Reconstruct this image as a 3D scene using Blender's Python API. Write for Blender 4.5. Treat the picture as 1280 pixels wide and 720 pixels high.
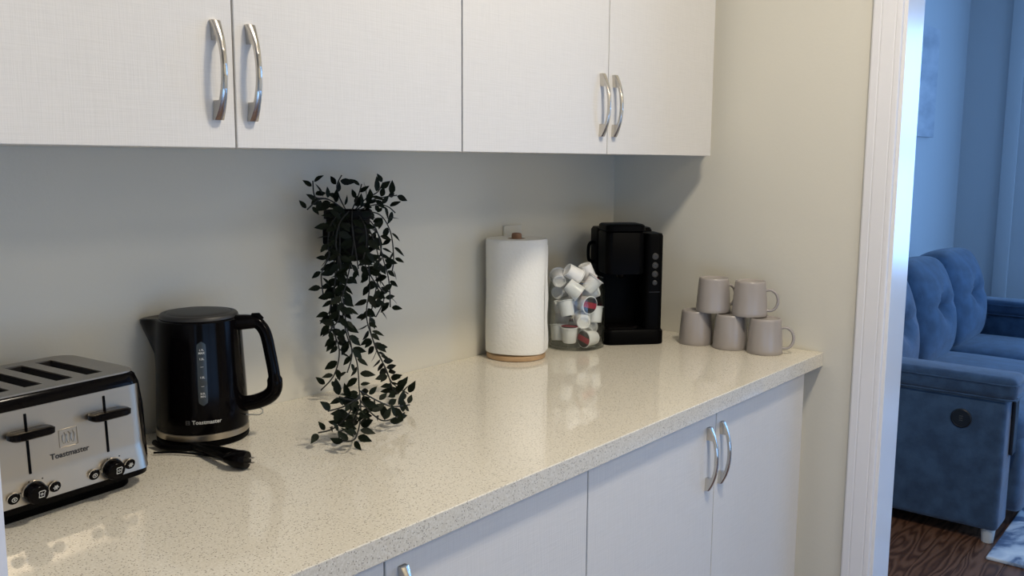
import bpy, bmesh, math, random
from mathutils import Vector, Matrix, Euler
import numpy as np

for o in list(bpy.data.objects): bpy.data.objects.remove(o)
S = bpy.context.scene
C = S.collection
H = 0.91                      # counter top height above the floor
PI = math.pi

# ------------------------------------------------------------------ camera
CAM = Vector((-2.2928, -1.4930, 0.4828 + H)); YAW, PIT, ROLL, FPX = 0.6871, 0.1379, 0.0058, 1144.34
fw = Vector((math.cos(YAW)*math.cos(PIT), math.sin(YAW)*math.cos(PIT), -math.sin(PIT)))
rt0 = Vector((math.sin(YAW), -math.cos(YAW), 0)); up0 = rt0.cross(fw)
rt = rt0*math.cos(ROLL) + up0*math.sin(ROLL); up = up0*math.cos(ROLL) - rt0*math.sin(ROLL)
cd = bpy.data.cameras.new('camera'); co = bpy.data.objects.new('camera', cd); C.objects.link(co)
cd.sensor_width = 36; cd.lens = FPX/1280*36; cd.clip_start = 0.02
co.matrix_world = Matrix(((rt.x, up.x, -fw.x, CAM.x), (rt.y, up.y, -fw.y, CAM.y), (rt.z, up.z, -fw.z, CAM.z), (0, 0, 0, 1)))
S.camera = co
def ray(px, py): return fw + rt*((px-640)/FPX) - up*((py-360)/FPX)
def at_y(px, py, y): d = ray(px, py); return CAM + d*((y-CAM.y)/d.y)
def at_z(px, py, z): d = ray(px, py); return CAM + d*((z-CAM.z)/d.z)

# ------------------------------------------------------------------ light
S.view_settings.view_transform = 'Standard'; S.view_settings.look = 'None'
S.view_settings.gamma = 1; S.view_settings.use_curve_mapping = False
S.view_settings.exposure = -0.72
S.cycles.transparent_max_bounces = 24
w = bpy.data.worlds.new('sky'); S.world = w; w.use_nodes = True
w.node_tree.nodes['Background'].inputs[0].default_value = (0.35, 0.55, 0.9, 1)
w.node_tree.nodes['Background'].inputs[1].default_value = 0.4
def area(name, loc, size, power, col, rot, shape='RECTANGLE', size_y=None, spread=PI):
    l = bpy.data.lights.new(name, 'AREA'); l.shape = shape; l.size = size
    if size_y: l.size_y = size_y
    l.energy = power; l.color = col; l.spread = spread
    o = bpy.data.objects.new(name, l); C.objects.link(o); o.location = loc; o.rotation_euler = rot; return o
BLUE = (0.25, 0.51, 1.0); WARM = (1.0, 0.89, 0.73)
LAMP = (-0.98, -1.30, 2.72)
area('daylight_living_window', (2.75, -3.62, 1.35), 2.3, 72, BLUE, (PI/2, 0, 0), size_y=1.7)
area('daylight_living_far_window', (4.33, -2.15, 1.50), 1.4, 105, BLUE, (PI/2, 0, PI/2), size_y=1.6)
area('added_blue_fill_kitchen', (-1.9, -3.62, 0.50), 2.2, 26, (0.30, 0.55, 1.0), (PI/2, 0, 0), size_y=0.75)  # added fill: kept below counter height to blue only the lower doors
area('added_blue_fill_side', (-4.22, -2.35, 0.60), 1.9, 20, (0.30, 0.55, 1.0), (PI/2, 0, -PI/2), size_y=0.85)  # added unseen source, cools the right wall from the left
area('lamp_glow_over_counter', (LAMP[0], LAMP[1], LAMP[2]-0.045), 0.26, 43, WARM, (0, 0, 0), 'DISK')
area('lamp_glow_kitchen', (-1.1, -3.0, LAMP[2]-0.06), 0.80, 28, WARM, (0, 0, 0), 'DISK')  # added soft warm fill for the back wall under the cabinets

# ------------------------------------------------------------------ materials
def newmat(name):
    m = bpy.data.materials.new(name); m.use_nodes = True
    return m, m.node_tree, m.node_tree.nodes['Principled BSDF']
def mat(name, col, rough=0.5, metal=0.0, bump=None, var=None, coat=0, spec=0.5, sheen=0):
    """bump=(scale,strength), var=(scale, other colour)"""
    m, t, b = newmat(name); N = t.nodes.new; L = t.links.new
    b.inputs['Base Color'].default_value = (*col, 1); b.inputs['Roughness'].default_value = rough
    b.inputs['Metallic'].default_value = metal; b.inputs['Coat Weight'].default_value = coat
    b.inputs['Specular IOR Level'].default_value = spec
    if sheen: b.inputs['Sheen Weight'].default_value = sheen
    tc = N('ShaderNodeTexCoord')
    if var:
        n = N('ShaderNodeTexNoise'); n.inputs['Scale'].default_value = var[0]; n.inputs['Detail'].default_value = 4
        L(tc.outputs['Object'], n.inputs['Vector'])
        r = N('ShaderNodeValToRGB'); r.color_ramp.elements[0].position = .35; r.color_ramp.elements[1].position = .65
        r.color_ramp.elements[0].color = (*col, 1); r.color_ramp.elements[1].color = (*var[1], 1)
        L(n.outputs['Fac'], r.inputs['Fac']); L(r.outputs['Color'], b.inputs['Base Color'])
    if bump:
        n = N('ShaderNodeTexNoise'); n.inputs['Scale'].default_value = bump[0]; n.inputs['Detail'].default_value = 3
        L(tc.outputs['Object'], n.inputs['Vector'])
        bp = N('ShaderNodeBump'); bp.inputs['Strength'].default_value = bump[1]; bp.inputs['Distance'].default_value = 0.002
        L(n.outputs['Fac'], bp.inputs['Height']); L(bp.outputs['Normal'], b.inputs['Normal'])
    return m
def ramp(t, src, stops):
    r = t.nodes.new('ShaderNodeValToRGB'); e = r.color_ramp.elements
    while len(e) < len(stops): e.new(0.5)
    for k, (p, c) in enumerate(stops): e[k].position = p; e[k].color = (*c, 1)
    t.links.new(src, r.inputs['Fac']); return r

M = {}
M['wall'] = mat('wall_paint', (0.675, 0.65, 0.56), 0.6, bump=(140, .12))
M['living_wall'] = mat('living_wall_paint', (0.52, 0.54, 0.56), 0.7, bump=(140, .1))
M['ceiling'] = mat('ceiling_paint', (0.8, 0.79, 0.76), 0.8)
M['trim'] = mat('trim_gloss_paint', (0.80, 0.80, 0.815), 0.32, bump=(60, .06))
M['jamb'] = mat('jamb_gloss_paint', (0.80, 0.80, 0.80), 0.22, bump=(25, .06))
M['chrome'] = mat('satin_nickel', (0.62, 0.59, 0.54), 0.22, 1.0)
M['steel'] = mat('brushed_steel', (0.42, 0.375, 0.31), 0.36, 1.0)
M['steel_top'] = mat('brushed_steel_top', (0.36, 0.33, 0.29), 0.38, 1.0)
M['black'] = mat('black_gloss_plastic', (0.0025, 0.002, 0.0022), 0.13, spec=.08)
M['black_matte'] = mat('black_matte_plastic', (0.0016, 0.0016, 0.0018), 0.42, spec=.04)
M['dark_grey'] = mat('dark_grey_plastic', (0.022, 0.021, 0.019), 0.45)
M['gauge'] = mat('smoked_gauge', (0.030, 0.036, 0.036), 0.25)
M['mark'] = mat('print_pale_grey', (0.55, 0.55, 0.52), 0.6)
M['mark_dim'] = mat('print_dim_grey', (0.07, 0.07, 0.07), 0.6)
M['mark_black'] = mat('print_black', (0.01, 0.01, 0.01), 0.5)
M['ceramic'] = mat('taupe_ceramic', (0.335, 0.305, 0.285), 0.25, var=(14, (0.355, 0.325, 0.305)))
M['paper'] = mat('paper_towel', (0.84, 0.83, 0.78), 0.95, bump=(170, .8))
M['card'] = mat('cardboard_core', (0.45, 0.33, 0.22), 0.9)
M['bamboo'] = mat('bamboo_wood', (0.50, 0.33, 0.18), 0.45, var=(40, (0.42, 0.27, 0.14)))
M['post_wood'] = mat('post_wood', (0.30, 0.16, 0.085), 0.5, var=(60, (0.25, 0.13, 0.07)))
M['pod'] = mat('pod_white_plastic', (0.83, 0.83, 0.81), 0.32)
M['leaf'] = mat('leaf_dark_green', (0.003, 0.005, 0.0022), 0.55, var=(9, (0.007, 0.012, 0.0045)), spec=.12)
M['vine'] = mat('vine_stem', (0.005, 0.006, 0.004), 0.6)
M['pot'] = mat('black_pot', (0.003, 0.003, 0.003), 0.6, spec=.08)
M['soil'] = mat('pot_soil', (0.012, 0.010, 0.007), 0.9, bump=(80, 1))
M['plate'] = mat('outlet_plastic', (0.66, 0.66, 0.62), 0.35)
M['plate_gap'] = mat('outlet_slots', (0.10, 0.10, 0.09), 0.6)
M['clear'] = mat('clear_plastic', (0.55, 0.54, 0.50), 0.15)
M['sofa'] = mat('blue_velvet', (0.022, 0.050, 0.096), 0.85, var=(16, (0.044, 0.090, 0.160)), bump=(260, .5), sheen=.3)
M['sofa_dark'] = mat('sofa_socket', (0.008, 0.009, 0.012), 0.4)
M['lamp_body'] = mat('lamp_body', (0.8, 0.8, 0.78), 0.4)
M['crumb'] = mat('inner_slot', (0.012, 0.010, 0.009), 0.6)
m, t, b = newmat('lamp_diffuser'); b.inputs['Base Color'].default_value = (.9, .88, .8, 1)
b.inputs['Emission Color'].default_value = (*WARM, 1); b.inputs['Emission Strength'].default_value = 4; M['lamp'] = m

# white laminate with a fine woven grain
m, t, b = newmat('white_linen_laminate'); N = t.nodes.new; L = t.links.new
b.inputs['Base Color'].default_value = (0.78, 0.765, 0.74, 1); b.inputs['Roughness'].default_value = 0.42
tc = N('ShaderNodeTexCoord'); hs = []
for sc in ((900, 900, 30), (30, 30, 900)):
    mp = N('ShaderNodeMapping'); mp.inputs['Scale'].default_value = sc; L(tc.outputs['Object'], mp.inputs['Vector'])
    n = N('ShaderNodeTexNoise'); n.inputs['Scale'].default_value = 0.6; n.inputs['Detail'].default_value = 2
    L(mp.outputs['Vector'], n.inputs['Vector']); hs.append(n)
ad = N('ShaderNodeMath'); ad.operation = 'ADD'; L(hs[0].outputs['Fac'], ad.inputs[0]); L(hs[1].outputs['Fac'], ad.inputs[1])
bp = N('ShaderNodeBump'); bp.inputs['Strength'].default_value = 0.22; bp.inputs['Distance'].default_value = 0.001
L(ad.outputs[0], bp.inputs['Height']); L(bp.outputs['Normal'], b.inputs['Normal'])
dv = N('ShaderNodeMath'); dv.operation = 'MULTIPLY'; dv.inputs[1].default_value = .5; L(ad.outputs[0], dv.inputs[0])
r = ramp(t, dv.outputs[0], [(.3, (0.67, 0.655, 0.62)), (.7, (0.725, 0.71, 0.675))]); L(r.outputs['Color'], b.inputs['Base Color'])
M['laminate'] = m

# speckled quartz
m, t, b = newmat('speckled_quartz'); N = t.nodes.new; L = t.links.new
b.inputs['Roughness'].default_value = 0.055; b.inputs['Specular IOR Level'].default_value = 0.6
tc = N('ShaderNodeTexCoord')
n = N('ShaderNodeTexNoise'); n.inputs['Scale'].default_value = 330; n.inputs['Detail'].default_value = 3; L(tc.outputs['Object'], n.inputs['Vector'])
base = ramp(t, n.outputs['Fac'], [(.3, (0.62, 0.575, 0.47)), (.5, (0.70, 0.655, 0.55)), (.72, (0.79, 0.755, 0.67))])
v = N('ShaderNodeTexVoronoi'); v.inputs['Scale'].default_value = 430; L(tc.outputs['Object'], v.inputs['Vector'])
sp = N('ShaderNodeSeparateColor'); L(v.outputs['Color'], sp.inputs[0])
gt = N('ShaderNodeMath'); gt.operation = 'GREATER_THAN'; gt.inputs[1].default_value = .82; L(sp.outputs[0], gt.inputs[0])
lt = N('ShaderNodeMath'); lt.operation = 'LESS_THAN'; lt.inputs[1].default_value = .40; L(v.outputs['Distance'], lt.inputs[0])
mu = N('ShaderNodeMath'); mu.operation = 'MULTIPLY'; L(gt.outputs[0], mu.inputs[0]); L(lt.outputs[0], mu.inputs[1])
mx = N('ShaderNodeMix'); mx.data_type = 'RGBA'; L(mu.outputs[0], mx.inputs['Factor']); L(base.outputs['Color'], mx.inputs['A'])
mx.inputs['B'].default_value = (0.27, 0.24, 0.19, 1); L(mx.outputs['Result'], b.inputs['Base Color'])
M['quartz'] = m

# dark walnut boards
m, t, b = newmat('dark_walnut_boards'); N = t.nodes.new; L = t.links.new
tc = N('ShaderNodeTexCoord'); oi = N('ShaderNodeObjectInfo')
off = N('ShaderNodeVectorMath'); off.operation = 'ADD'; L(tc.outputs['Object'], off.inputs[0])
cm = N('ShaderNodeCombineXYZ'); ml = N('ShaderNodeMath'); ml.operation = 'MULTIPLY'; ml.inputs[1].default_value = 37
L(oi.outputs['Random'], ml.inputs[0]); L(ml.outputs[0], cm.inputs[0]); L(ml.outputs[0], cm.inputs[1]); L(cm.outputs[0], off.inputs[1])
mp = N('ShaderNodeMapping'); mp.inputs['Scale'].default_value = (1.6, 11, 11); L(off.outputs[0], mp.inputs['Vector'])
wv = N('ShaderNodeTexNoise'); wv.inputs['Scale'].default_value = 1.1; wv.inputs['Detail'].default_value = 2; L(mp.outputs['Vector'], wv.inputs['Vector'])
mm = N('ShaderNodeMath'); mm.operation = 'MULTIPLY'; mm.inputs[1].default_value = 60; L(wv.outputs['Fac'], mm.inputs[0])
sn = N('ShaderNodeMath'); sn.operation = 'SINE'; L(mm.outputs[0], sn.inputs[0])
mr = N('ShaderNodeMapRange'); mr.inputs['From Min'].default_value = -1; L(sn.outputs[0], mr.inputs['Value'])
r = ramp(t, mr.outputs[0], [(.0, (0.075, 0.032, 0.016)), (.6, (0.16, 0.074, 0.038)), (1, (0.20, 0.098, 0.054))])
L(r.outputs['Color'], b.inputs['Base Color']); b.inputs['Roughness'].default_value = 0.42
M['floor'] = m

# thin clear glass of the jar
m, t, b = newmat('thin_clear_glass'); N = t.nodes.new; L = t.links.new
t.nodes.remove(b); out = t.nodes['Material Output']
tr = N('ShaderNodeBsdfTransparent')
gl = N('ShaderNodeBsdfGlossy'); gl.inputs['Roughness'].default_value = 0.03
lw = N('ShaderNodeLayerWeight'); lw.inputs['Blend'].default_value = .5; ms = N('ShaderNodeMixShader')
pw = N('ShaderNodeMath'); pw.operation = 'POWER'; pw.inputs[1].default_value = 5; L(lw.outputs['Facing'], pw.inputs[0])
fr = N('ShaderNodeMapRange'); fr.inputs['To Min'].default_value = .035; fr.inputs['To Max'].default_value = .8; L(pw.outputs[0], fr.inputs['Value'])
ab = ramp(t, pw.outputs[0], [(0, (0.97, 0.98, 0.975)), (.25, (0.85, 0.88, 0.87)), (.9, (0.25, 0.28, 0.27))]); L(ab.outputs['Color'], tr.inputs[0])
L(fr.outputs[0], ms.inputs[0]); L(tr.outputs[0], ms.inputs[1]); L(gl.outputs[0], ms.inputs[2]); L(ms.outputs[0], out.inputs['Surface'])
M['glass'] = m

# pod foil lid: black print with a red band
m, t, b = newmat('pod_lid_print'); N = t.nodes.new; L = t.links.new
tc = N('ShaderNodeTexCoord'); sx = N('ShaderNodeSeparateXYZ'); L(tc.outputs['Object'], sx.inputs[0])
ad = N('ShaderNodeMapRange'); ad.inputs['From Min'].default_value = -.025; ad.inputs['From Max'].default_value = .025; L(sx.outputs['Y'], ad.inputs['Value'])
r = ramp(t, ad.outputs[0], [(0, (0.012, 0.012, 0.012)), (.30, (0.012, 0.012, 0.012)), (.34, (0.33, 0.012, 0.03)), (.60, (0.33, 0.012, 0.03)), (.64, (0.02, 0.02, 0.02)), (.86, (0.12, 0.12, 0.11))])
r.color_ramp.interpolation = 'CONSTANT'; L(r.outputs['Color'], b.inputs['Base Color']); b.inputs['Roughness'].default_value = .4
M['lid'] = m

# rug and framed print
m, t, b = newmat('rug_marbled_pile'); N = t.nodes.new; L = t.links.new
tc = N('ShaderNodeTexCoord'); n = N('ShaderNodeTexNoise'); n.inputs['Scale'].default_value = 4.2; n.inputs['Detail'].default_value = 8; n.inputs['Distortion'].default_value = 1.2
L(tc.outputs['Object'], n.inputs['Vector'])
r = ramp(t, n.outputs['Fac'], [(.38, (0.03, 0.045, 0.09)), (.46, (0.12, 0.17, 0.26)), (.52, (0.5, 0.55, 0.6)), (.66, (0.75, 0.77, 0.76))])
L(r.outputs['Color'], b.inputs['Base Color']); b.inputs['Roughness'].default_value = .95; M['rug'] = m
m, t, b = newmat('seascape_print'); N = t.nodes.new; L = t.links.new
tc = N('ShaderNodeTexCoord'); mp = N('ShaderNodeMapping'); mp.inputs['Scale'].default_value = (1.2, 1, 4); L(tc.outputs['Object'], mp.inputs['Vector'])
n = N('ShaderNodeTexNoise'); n.inputs['Scale'].default_value = 1.7; n.inputs['Detail'].default_value = 5; L(mp.outputs['Vector'], n.inputs['Vector'])
r = ramp(t, n.outputs['Fac'], [(.36, (0.34, 0.37, 0.42)), (.48, (0.44, 0.47, 0.52)), (.6, (0.54, 0.56, 0.60))])
L(r.outputs['Color'], b.inputs['Base Color']); b.inputs['Roughness'].default_value = .6; M['print'] = m

# ------------------------------------------------------------------ mesh helpers
def link(name, me, material, parent=None, loc=None, smooth=False, angle=None):
    if material: me.materials.append(M[material])
    if smooth:
        for p in me.polygons: p.use_smooth = True
        if angle: me.set_sharp_from_angle(angle=math.radians(angle))
    o = bpy.data.objects.new(name, me); C.objects.link(o)
    if parent: o.parent = parent
    if loc is not None: o.location = loc
    return o
def from_bm(name, bm, material, parent=None, loc=None, smooth=True, angle=40):
    bmesh.ops.recalc_face_normals(bm, faces=bm.faces)
    me = bpy.data.meshes.new(name); bm.to_mesh(me); bm.free()
    return link(name, me, material, parent, loc, smooth, angle)
def add_box(bm, c, s, bev=0, seg=2):
    r = bmesh.ops.create_cube(bm, size=1, matrix=Matrix.Translation(c) @ Matrix.Diagonal((*s, 1)))
    if bev:
        vs = set(r['verts']); es = [e for e in bm.edges if e.verts[0] in vs and e.verts[1] in vs]
        bmesh.ops.bevel(bm, geom=es, offset=bev, segments=seg, affect='EDGES', profile=0.5)
def box(name, c, s, material, parent=None, bev=0, seg=2):
    bm = bmesh.new(); add_box(bm, (0, 0, 0), s, bev, seg)
    return from_bm(name, bm, material, parent, c, bev >= .006)
def box_mm(name, a, b_, material, parent=None, bev=0, seg=2):
    return box(name, [(x+y)/2 for x, y in zip(a, b_)], [abs(y-x) for x, y in zip(a, b_)], material, parent, bev, seg)
def add_lathe(bm, prof, seg=40, cap0=True, cap1=True, fn=None, mtx=None):
    rings = []
    for (r, z) in prof:
        ring = []
        for k in range(seg):
            a = 2*PI*k/seg; rr, zz = (r, z) if fn is None else fn(r, z, a)
            p = Vector((rr*math.cos(a), rr*math.sin(a), zz))
            ring.append(bm.verts.new(mtx @ p if mtx else p))
        rings.append(ring)
    for a, b_ in zip(rings, rings[1:]):
        for k in range(seg): bm.faces.new((a[k], a[(k+1) % seg], b_[(k+1) % seg], b_[k]))
    if cap0: bm.faces.new(list(reversed(rings[0])))
    if cap1: bm.faces.new(rings[-1])
    return rings
def lathe(name, prof, material, parent=None, loc=None, seg=40, fn=None, angle=40, caps=(True, True), mtx=None):
    bm = bmesh.new(); add_lathe(bm, prof, seg, caps[0], caps[1], fn, mtx)
    return from_bm(name, bm, material, parent, loc, True, angle)
def spline(pts, n=8):
    pts = [Vector(p) for p in pts]; out = []
    for i in range(len(pts)-1):
        p0 = pts[max(i-1, 0)]; p1 = pts[i]; p2 = pts[i+1]; p3 = pts[min(i+2, len(pts)-1)]
        for k in range(n):
            t_ = k/n
            out.append(0.5*((2*p1) + (p2-p0)*t_ + (2*p0-5*p1+4*p2-p3)*t_*t_ + (3*p1-p0-3*p2+p3)*t_**3))
    out.append(pts[-1]); return out
def add_tube(bm, pts, r, seg=8, sx=None, upv=None, closed=False):
    """r: radius or list; sx=(a,b): scale of the section along side / up"""
    n = len(pts); rings = []
    side = None
    for i, p in enumerate(pts):
        d = (pts[min(i+1, n-1)] - pts[max(i-1, 0)]).normalized()
        if upv is not None: s = d.cross(upv).normalized()
        else:
            s = d.orthogonal().normalized() if side is None else (side - d*side.dot(d)).normalized()
        side = s; u_ = s.cross(d).normalized()
        rr = r[i] if isinstance(r, (list, tuple)) else r
        a, b_ = sx or (1, 1)
        rings.append([bm.verts.new(p + s*(rr*a*math.cos(2*PI*k/seg)) + u_*(rr*b_*math.sin(2*PI*k/seg))) for k in range(seg)])
    for a, b_ in zip(rings, rings[1:]):
        for k in range(seg): bm.faces.new((a[k], a[(k+1) % seg], b_[(k+1) % seg], b_[k]))
    bm.faces.new(list(reversed(rings[0]))); bm.faces.new(rings[-1])
def tube(name, pts, r, material, parent=None, seg=8, **k):
    bm = bmesh.new(); add_tube(bm, pts, r, seg, **k); return from_bm(name, bm, material, parent)
def rrect(hx, hy, r, n=6):
    out = []
    for cx, cy, a0 in ((hx-r, hy-r, 0), (-hx+r, hy-r, PI/2), (-hx+r, -hy+r, PI), (hx-r, -hy+r, 1.5*PI)):
        for k in range(n+1):
            a = a0 + PI/2*k/n; out.append((cx+r*math.cos(a), cy+r*math.sin(a)))
    return out
def loft(name, sections, material, parent=None, cap0=True, cap1=True, angle=40, loc=None):
    """sections: list of lists of 3-D points with equal length"""
    bm = bmesh.new(); rings = [[bm.verts.new(p) for p in s] for s in sections]; n = len(rings[0])
    for a, b_ in zip(rings, rings[1:]):
        for k in range(n): bm.faces.new((a[k], a[(k+1) % n], b_[(k+1) % n], b_[k]))
    if cap0: bm.faces.new(list(reversed(rings[0])))
    if cap1: bm.faces.new(rings[-1])
    return from_bm(name, bm, material, parent, loc, True, angle)
def rloft(name, secs, material, parent=None, **k):
    """secs: (z, hx, hy, radius, cx, cy)"""
    return loft(name, [[(x+s[4], y+s[5], s[0]) for x, y in rrect(s[1], s[2], s[3])] for s in secs], material, parent, **k)
def text(name, body, size, material, parent, mtx, depth=0.0002, bold=0.0, align='CENTER'):
    cu = bpy.data.curves.new(name, 'FONT'); cu.body = body; cu.size = size; cu.extrude = depth; cu.offset = bold
    cu.align_x = align; cu.align_y = 'CENTER'; cu.resolution_u = 3
    tmp = bpy.data.objects.new('tmp_text', cu); C.objects.link(tmp); bpy.context.view_layer.update()
    me = bpy.data.meshes.new_from_object(tmp); bpy.data.objects.remove(tmp); me.name = name; me.materials.clear()
    o = link(name, me, material, parent); o.matrix_basis = mtx; return o
def tag(o, label=None, cat=None, group=None, kind=None):
    for k, v_ in (('label', label), ('category', cat), ('group', group), ('kind', kind)):
        if v_: o[k] = v_
    return o
def thing(name, label, cat, loc=(0, 0, 0), rz=0, group=None):
    o = bpy.data.objects.new(name, None); C.objects.link(o); o.empty_display_size = .05
    o.location = loc; o.rotation_euler = (0, 0, rz); return tag(o, label, cat, group)
def struct(o): o['kind'] = 'structure'; return o
def sgrid(name, f, nu, nv, thick, material, parent=None, angle=40):
    """a sheet f(u,v) -> point, u,v in 0..1, thickened towards +y"""
    bm = bmesh.new(); F = [[bm.verts.new(f(i/nu, j/nv)) for i in range(nu+1)] for j in range(nv+1)]
    B = [[bm.verts.new(v_.co + Vector((0, thick, 0))) for v_ in row] for row in F]
    for j in range(nv):
        for i in range(nu):
            bm.faces.new((F[j][i], F[j][i+1], F[j+1][i+1], F[j+1][i])); bm.faces.new((B[j][i], B[j+1][i], B[j+1][i+1], B[j][i+1]))
    edge = [(0, i) for i in range(nu+1)] + [(j, nu) for j in range(1, nv+1)] + [(nv, i) for i in range(nu-1, -1, -1)] + [(j, 0) for j in range(nv-1, 0, -1)]
    for (a, b_), (c_, d_) in zip(edge, edge[1:]+edge[:1]): bm.faces.new((F[a][b_], B[a][b_], B[c_][d_], F[c_][d_]))
    return from_bm(name, bm, material, parent, None, True, angle)

# ------------------------------------------------------------------ the setting
CEIL = 2.75; YF = -3.6; XL = -4.2; XR = 4.3; YB2 = 0.10; OPEN0, OPEN1 = -0.79, -2.05
struct(box_mm('wall_back', (XL, 0, 0), (0.0, 0.12, CEIL), 'wall'))
struct(box_mm('wall_right', (0, 0.12, 0), (0.12, OPEN0, CEIL), 'wall'))
struct(box_mm('wall_right_header', (0, OPEN0, 2.06), (0.12, OPEN1, CEIL), 'wall'))
struct(box_mm('wall_right_front', (0, OPEN1, 0), (0.12, YF, CEIL), 'wall'))
struct(box_mm('wall_left_return', (-2.10, 0, 0), (-1.9805, -0.660, CEIL), 'trim'))
bm = bmesh.new()
for y0_, y1_, z0_, z1_ in ((.12, -1.35, 0, CEIL), (-3.35, YF, 0, CEIL), (-1.35, -3.35, 0, .12), (-1.35, -3.35, 1.08, CEIL)):  # low opening left for the added side fill
    add_box(bm, (XL-.06, (y0_+y1_)/2, (z0_+z1_)/2), (.12, y0_-y1_, z1_-z0_))
struct(from_bm('wall_left', bm, 'wall', smooth=False))
bm = bmesh.new()
for y0_, y1_, z0_, z1_ in ((-1.35, -1.40, .12, 1.08), (-3.30, -3.35, .12, 1.08), (-1.35, -3.35, .12, .16), (-1.35, -3.35, 1.04, 1.08)):
    add_box(bm, (XL-.012, (y0_+y1_)/2, (z0_+z1_)/2), (.03, y0_-y1_, z1_-z0_))
struct(from_bm('window_4', bm, 'trim', smooth=False))  # unseen frame made up around the side fill light
struct(box_mm('wall_living_back', (0.12, YB2, 0), (XR, YB2+.12, CEIL), 'living_wall'))
bm = bmesh.new()
for y0_, y1_, z0_, z1_ in ((YB2+.12, -1.40, 0, CEIL), (-2.90, YF, 0, CEIL), (-1.40, -2.90, 0, .65), (-1.40, -2.90, 2.35, CEIL)):
    add_box(bm, (XR+.06, (y0_+y1_)/2, (z0_+z1_)/2), (.12, y0_-y1_, z1_-z0_))
struct(from_bm('wall_living_far', bm, 'living_wall', smooth=False))
bm = bmesh.new()
for y0_, y1_, z0_, z1_ in ((-1.40, -1.45, .65, 2.35), (-2.85, -2.90, .65, 2.35), (-1.40, -2.90, .65, .70), (-1.40, -2.90, 2.30, 2.35), (-1.40, -2.90, 1.48, 1.52)):
    add_box(bm, (XR+.015, (y0_+y1_)/2, (z0_+z1_)/2), (.03, y0_-y1_, z1_-z0_))
struct(from_bm('window_3', bm, 'trim', smooth=False))
struct(box_mm('ceiling', (XL-.12, YB2+.12, CEIL), (XR+.12, YF-.12, CEIL+.1), 'ceiling'))
fl = struct(box_mm('floor', (XL-.12, YB2+.12, -.1), (XR+.12, YF-.12, -.008), 'floor'))
# wall facing the counter, with the living window and an added low kitchen one
def front_wall(name, x0, x1, wx0, wx1, z0, z1, n, material):
    bm = bmesh.new()
    for a, b_ in (((x0, 0, 0), (wx0, 0, CEIL)), ((wx1, 0, 0), (x1, 0, CEIL)), ((wx0, 0, 0), (wx1, 0, z0)), ((wx0, 0, z1), (wx1, 0, CEIL))):
        add_box(bm, ((a[0]+b_[0])/2, YF-.06, (a[2]+b_[2])/2), (b_[0]-a[0], .12, b_[2]-a[2]))
    struct(from_bm(name, bm, material, smooth=False))
    bm = bmesh.new(); wd = .05
    for c_, s in ((((wx0+wx1)/2, YF-.02, z0+wd/2), (wx1-wx0, .04, wd)), (((wx0+wx1)/2, YF-.02, z1-wd/2), (wx1-wx0, .04, wd)),
                  ((wx0+wd/2, YF-.02, (z0+z1)/2), (wd, .04, z1-z0)), ((wx1-wd/2, YF-.02, (z0+z1)/2), (wd, .04, z1-z0)), (((wx0+wx1)/2, YF-.004, (z0+z1)/2), (.05, .03, z1-z0))):
        add_box(bm, c_, s)
    struct(from_bm('window_%d' % n, bm, 'trim', smooth=False))
front_wall('wall_front', XL, 0.0, -3.05, -.75, .08, .92, 1, 'wall')  # low kitchen window is invented, sized to hold the blue fill
front_wall('wall_living_front', 0.12, XR, 1.55, 3.95, .45, 2.25, 2, 'living_wall')
# floor boards
bw, bl = 0.125, 1.40
bm = bmesh.new(); add_box(bm, (0, 0, 0), (bl-.0012, bw-.0012, .008))
plank = bpy.data.meshes.new('floor_board'); bm.to_mesh(plank); bm.free(); plank.materials.append(M['floor'])
row = 0; y = YB2 - bw/2
while y > YF - .05:
    x = XL + bl/2 - (row*0.47 % bl)
    while x - bl/2 < XR:
        o = bpy.data.objects.new('plank', plank); C.objects.link(o); o.parent = fl
        o.location = Vector((x, y, -.004)) - fl.location
        x += bl
    y -= bw; row += 1
# cased opening: jamb and moulded casing
struct(box_mm('door_jamb', (-.004, OPEN0, 0), (.126, OPEN0-.016, 2.05), 'jamb', bev=.0012, seg=1))
def casing(name, y0, y1, x_face, sgn):
    prof = [(0, 0), (0, .009), (.004, .012), (.020, .0132), (.0212, .0124), (.0232, .0124), (.0248, .0140), (.055, .0150), (.0562, .0142), (.0578, .0142), (.0592, .0156), (.068, .0160), (.0712, .0150), (.0725, .010), (.0725, 0)]
    secs = []
    for z in (0.0, 2.10):
        secs.append([(x_face + sgn*d, y0 + (y1-y0)*s/.0725, z) for s, d in prof])
    return struct(loft(name, secs, 'trim', angle=20))
casing('trim_1', -.727, -.7985, 0, -1)
struct(box_mm('trim_2', (-.016, OPEN0-.01, 2.05), (0, OPEN1, 2.12), 'trim'))
struct(box_mm('trim_3', (XR-.03, -.155, 0), (XR, -.24, CEIL), 'living_wall', bev=.006))

# ------------------------------------------------------------------ worktop and cabinets
tag(box_mm('countertop', (-1.9795, -.001, H-.036), (-.0008, -.648, H), 'quartz', bev=.0012, seg=1),
    'long beige speckled quartz countertop with squared front edge', 'countertop')

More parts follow.
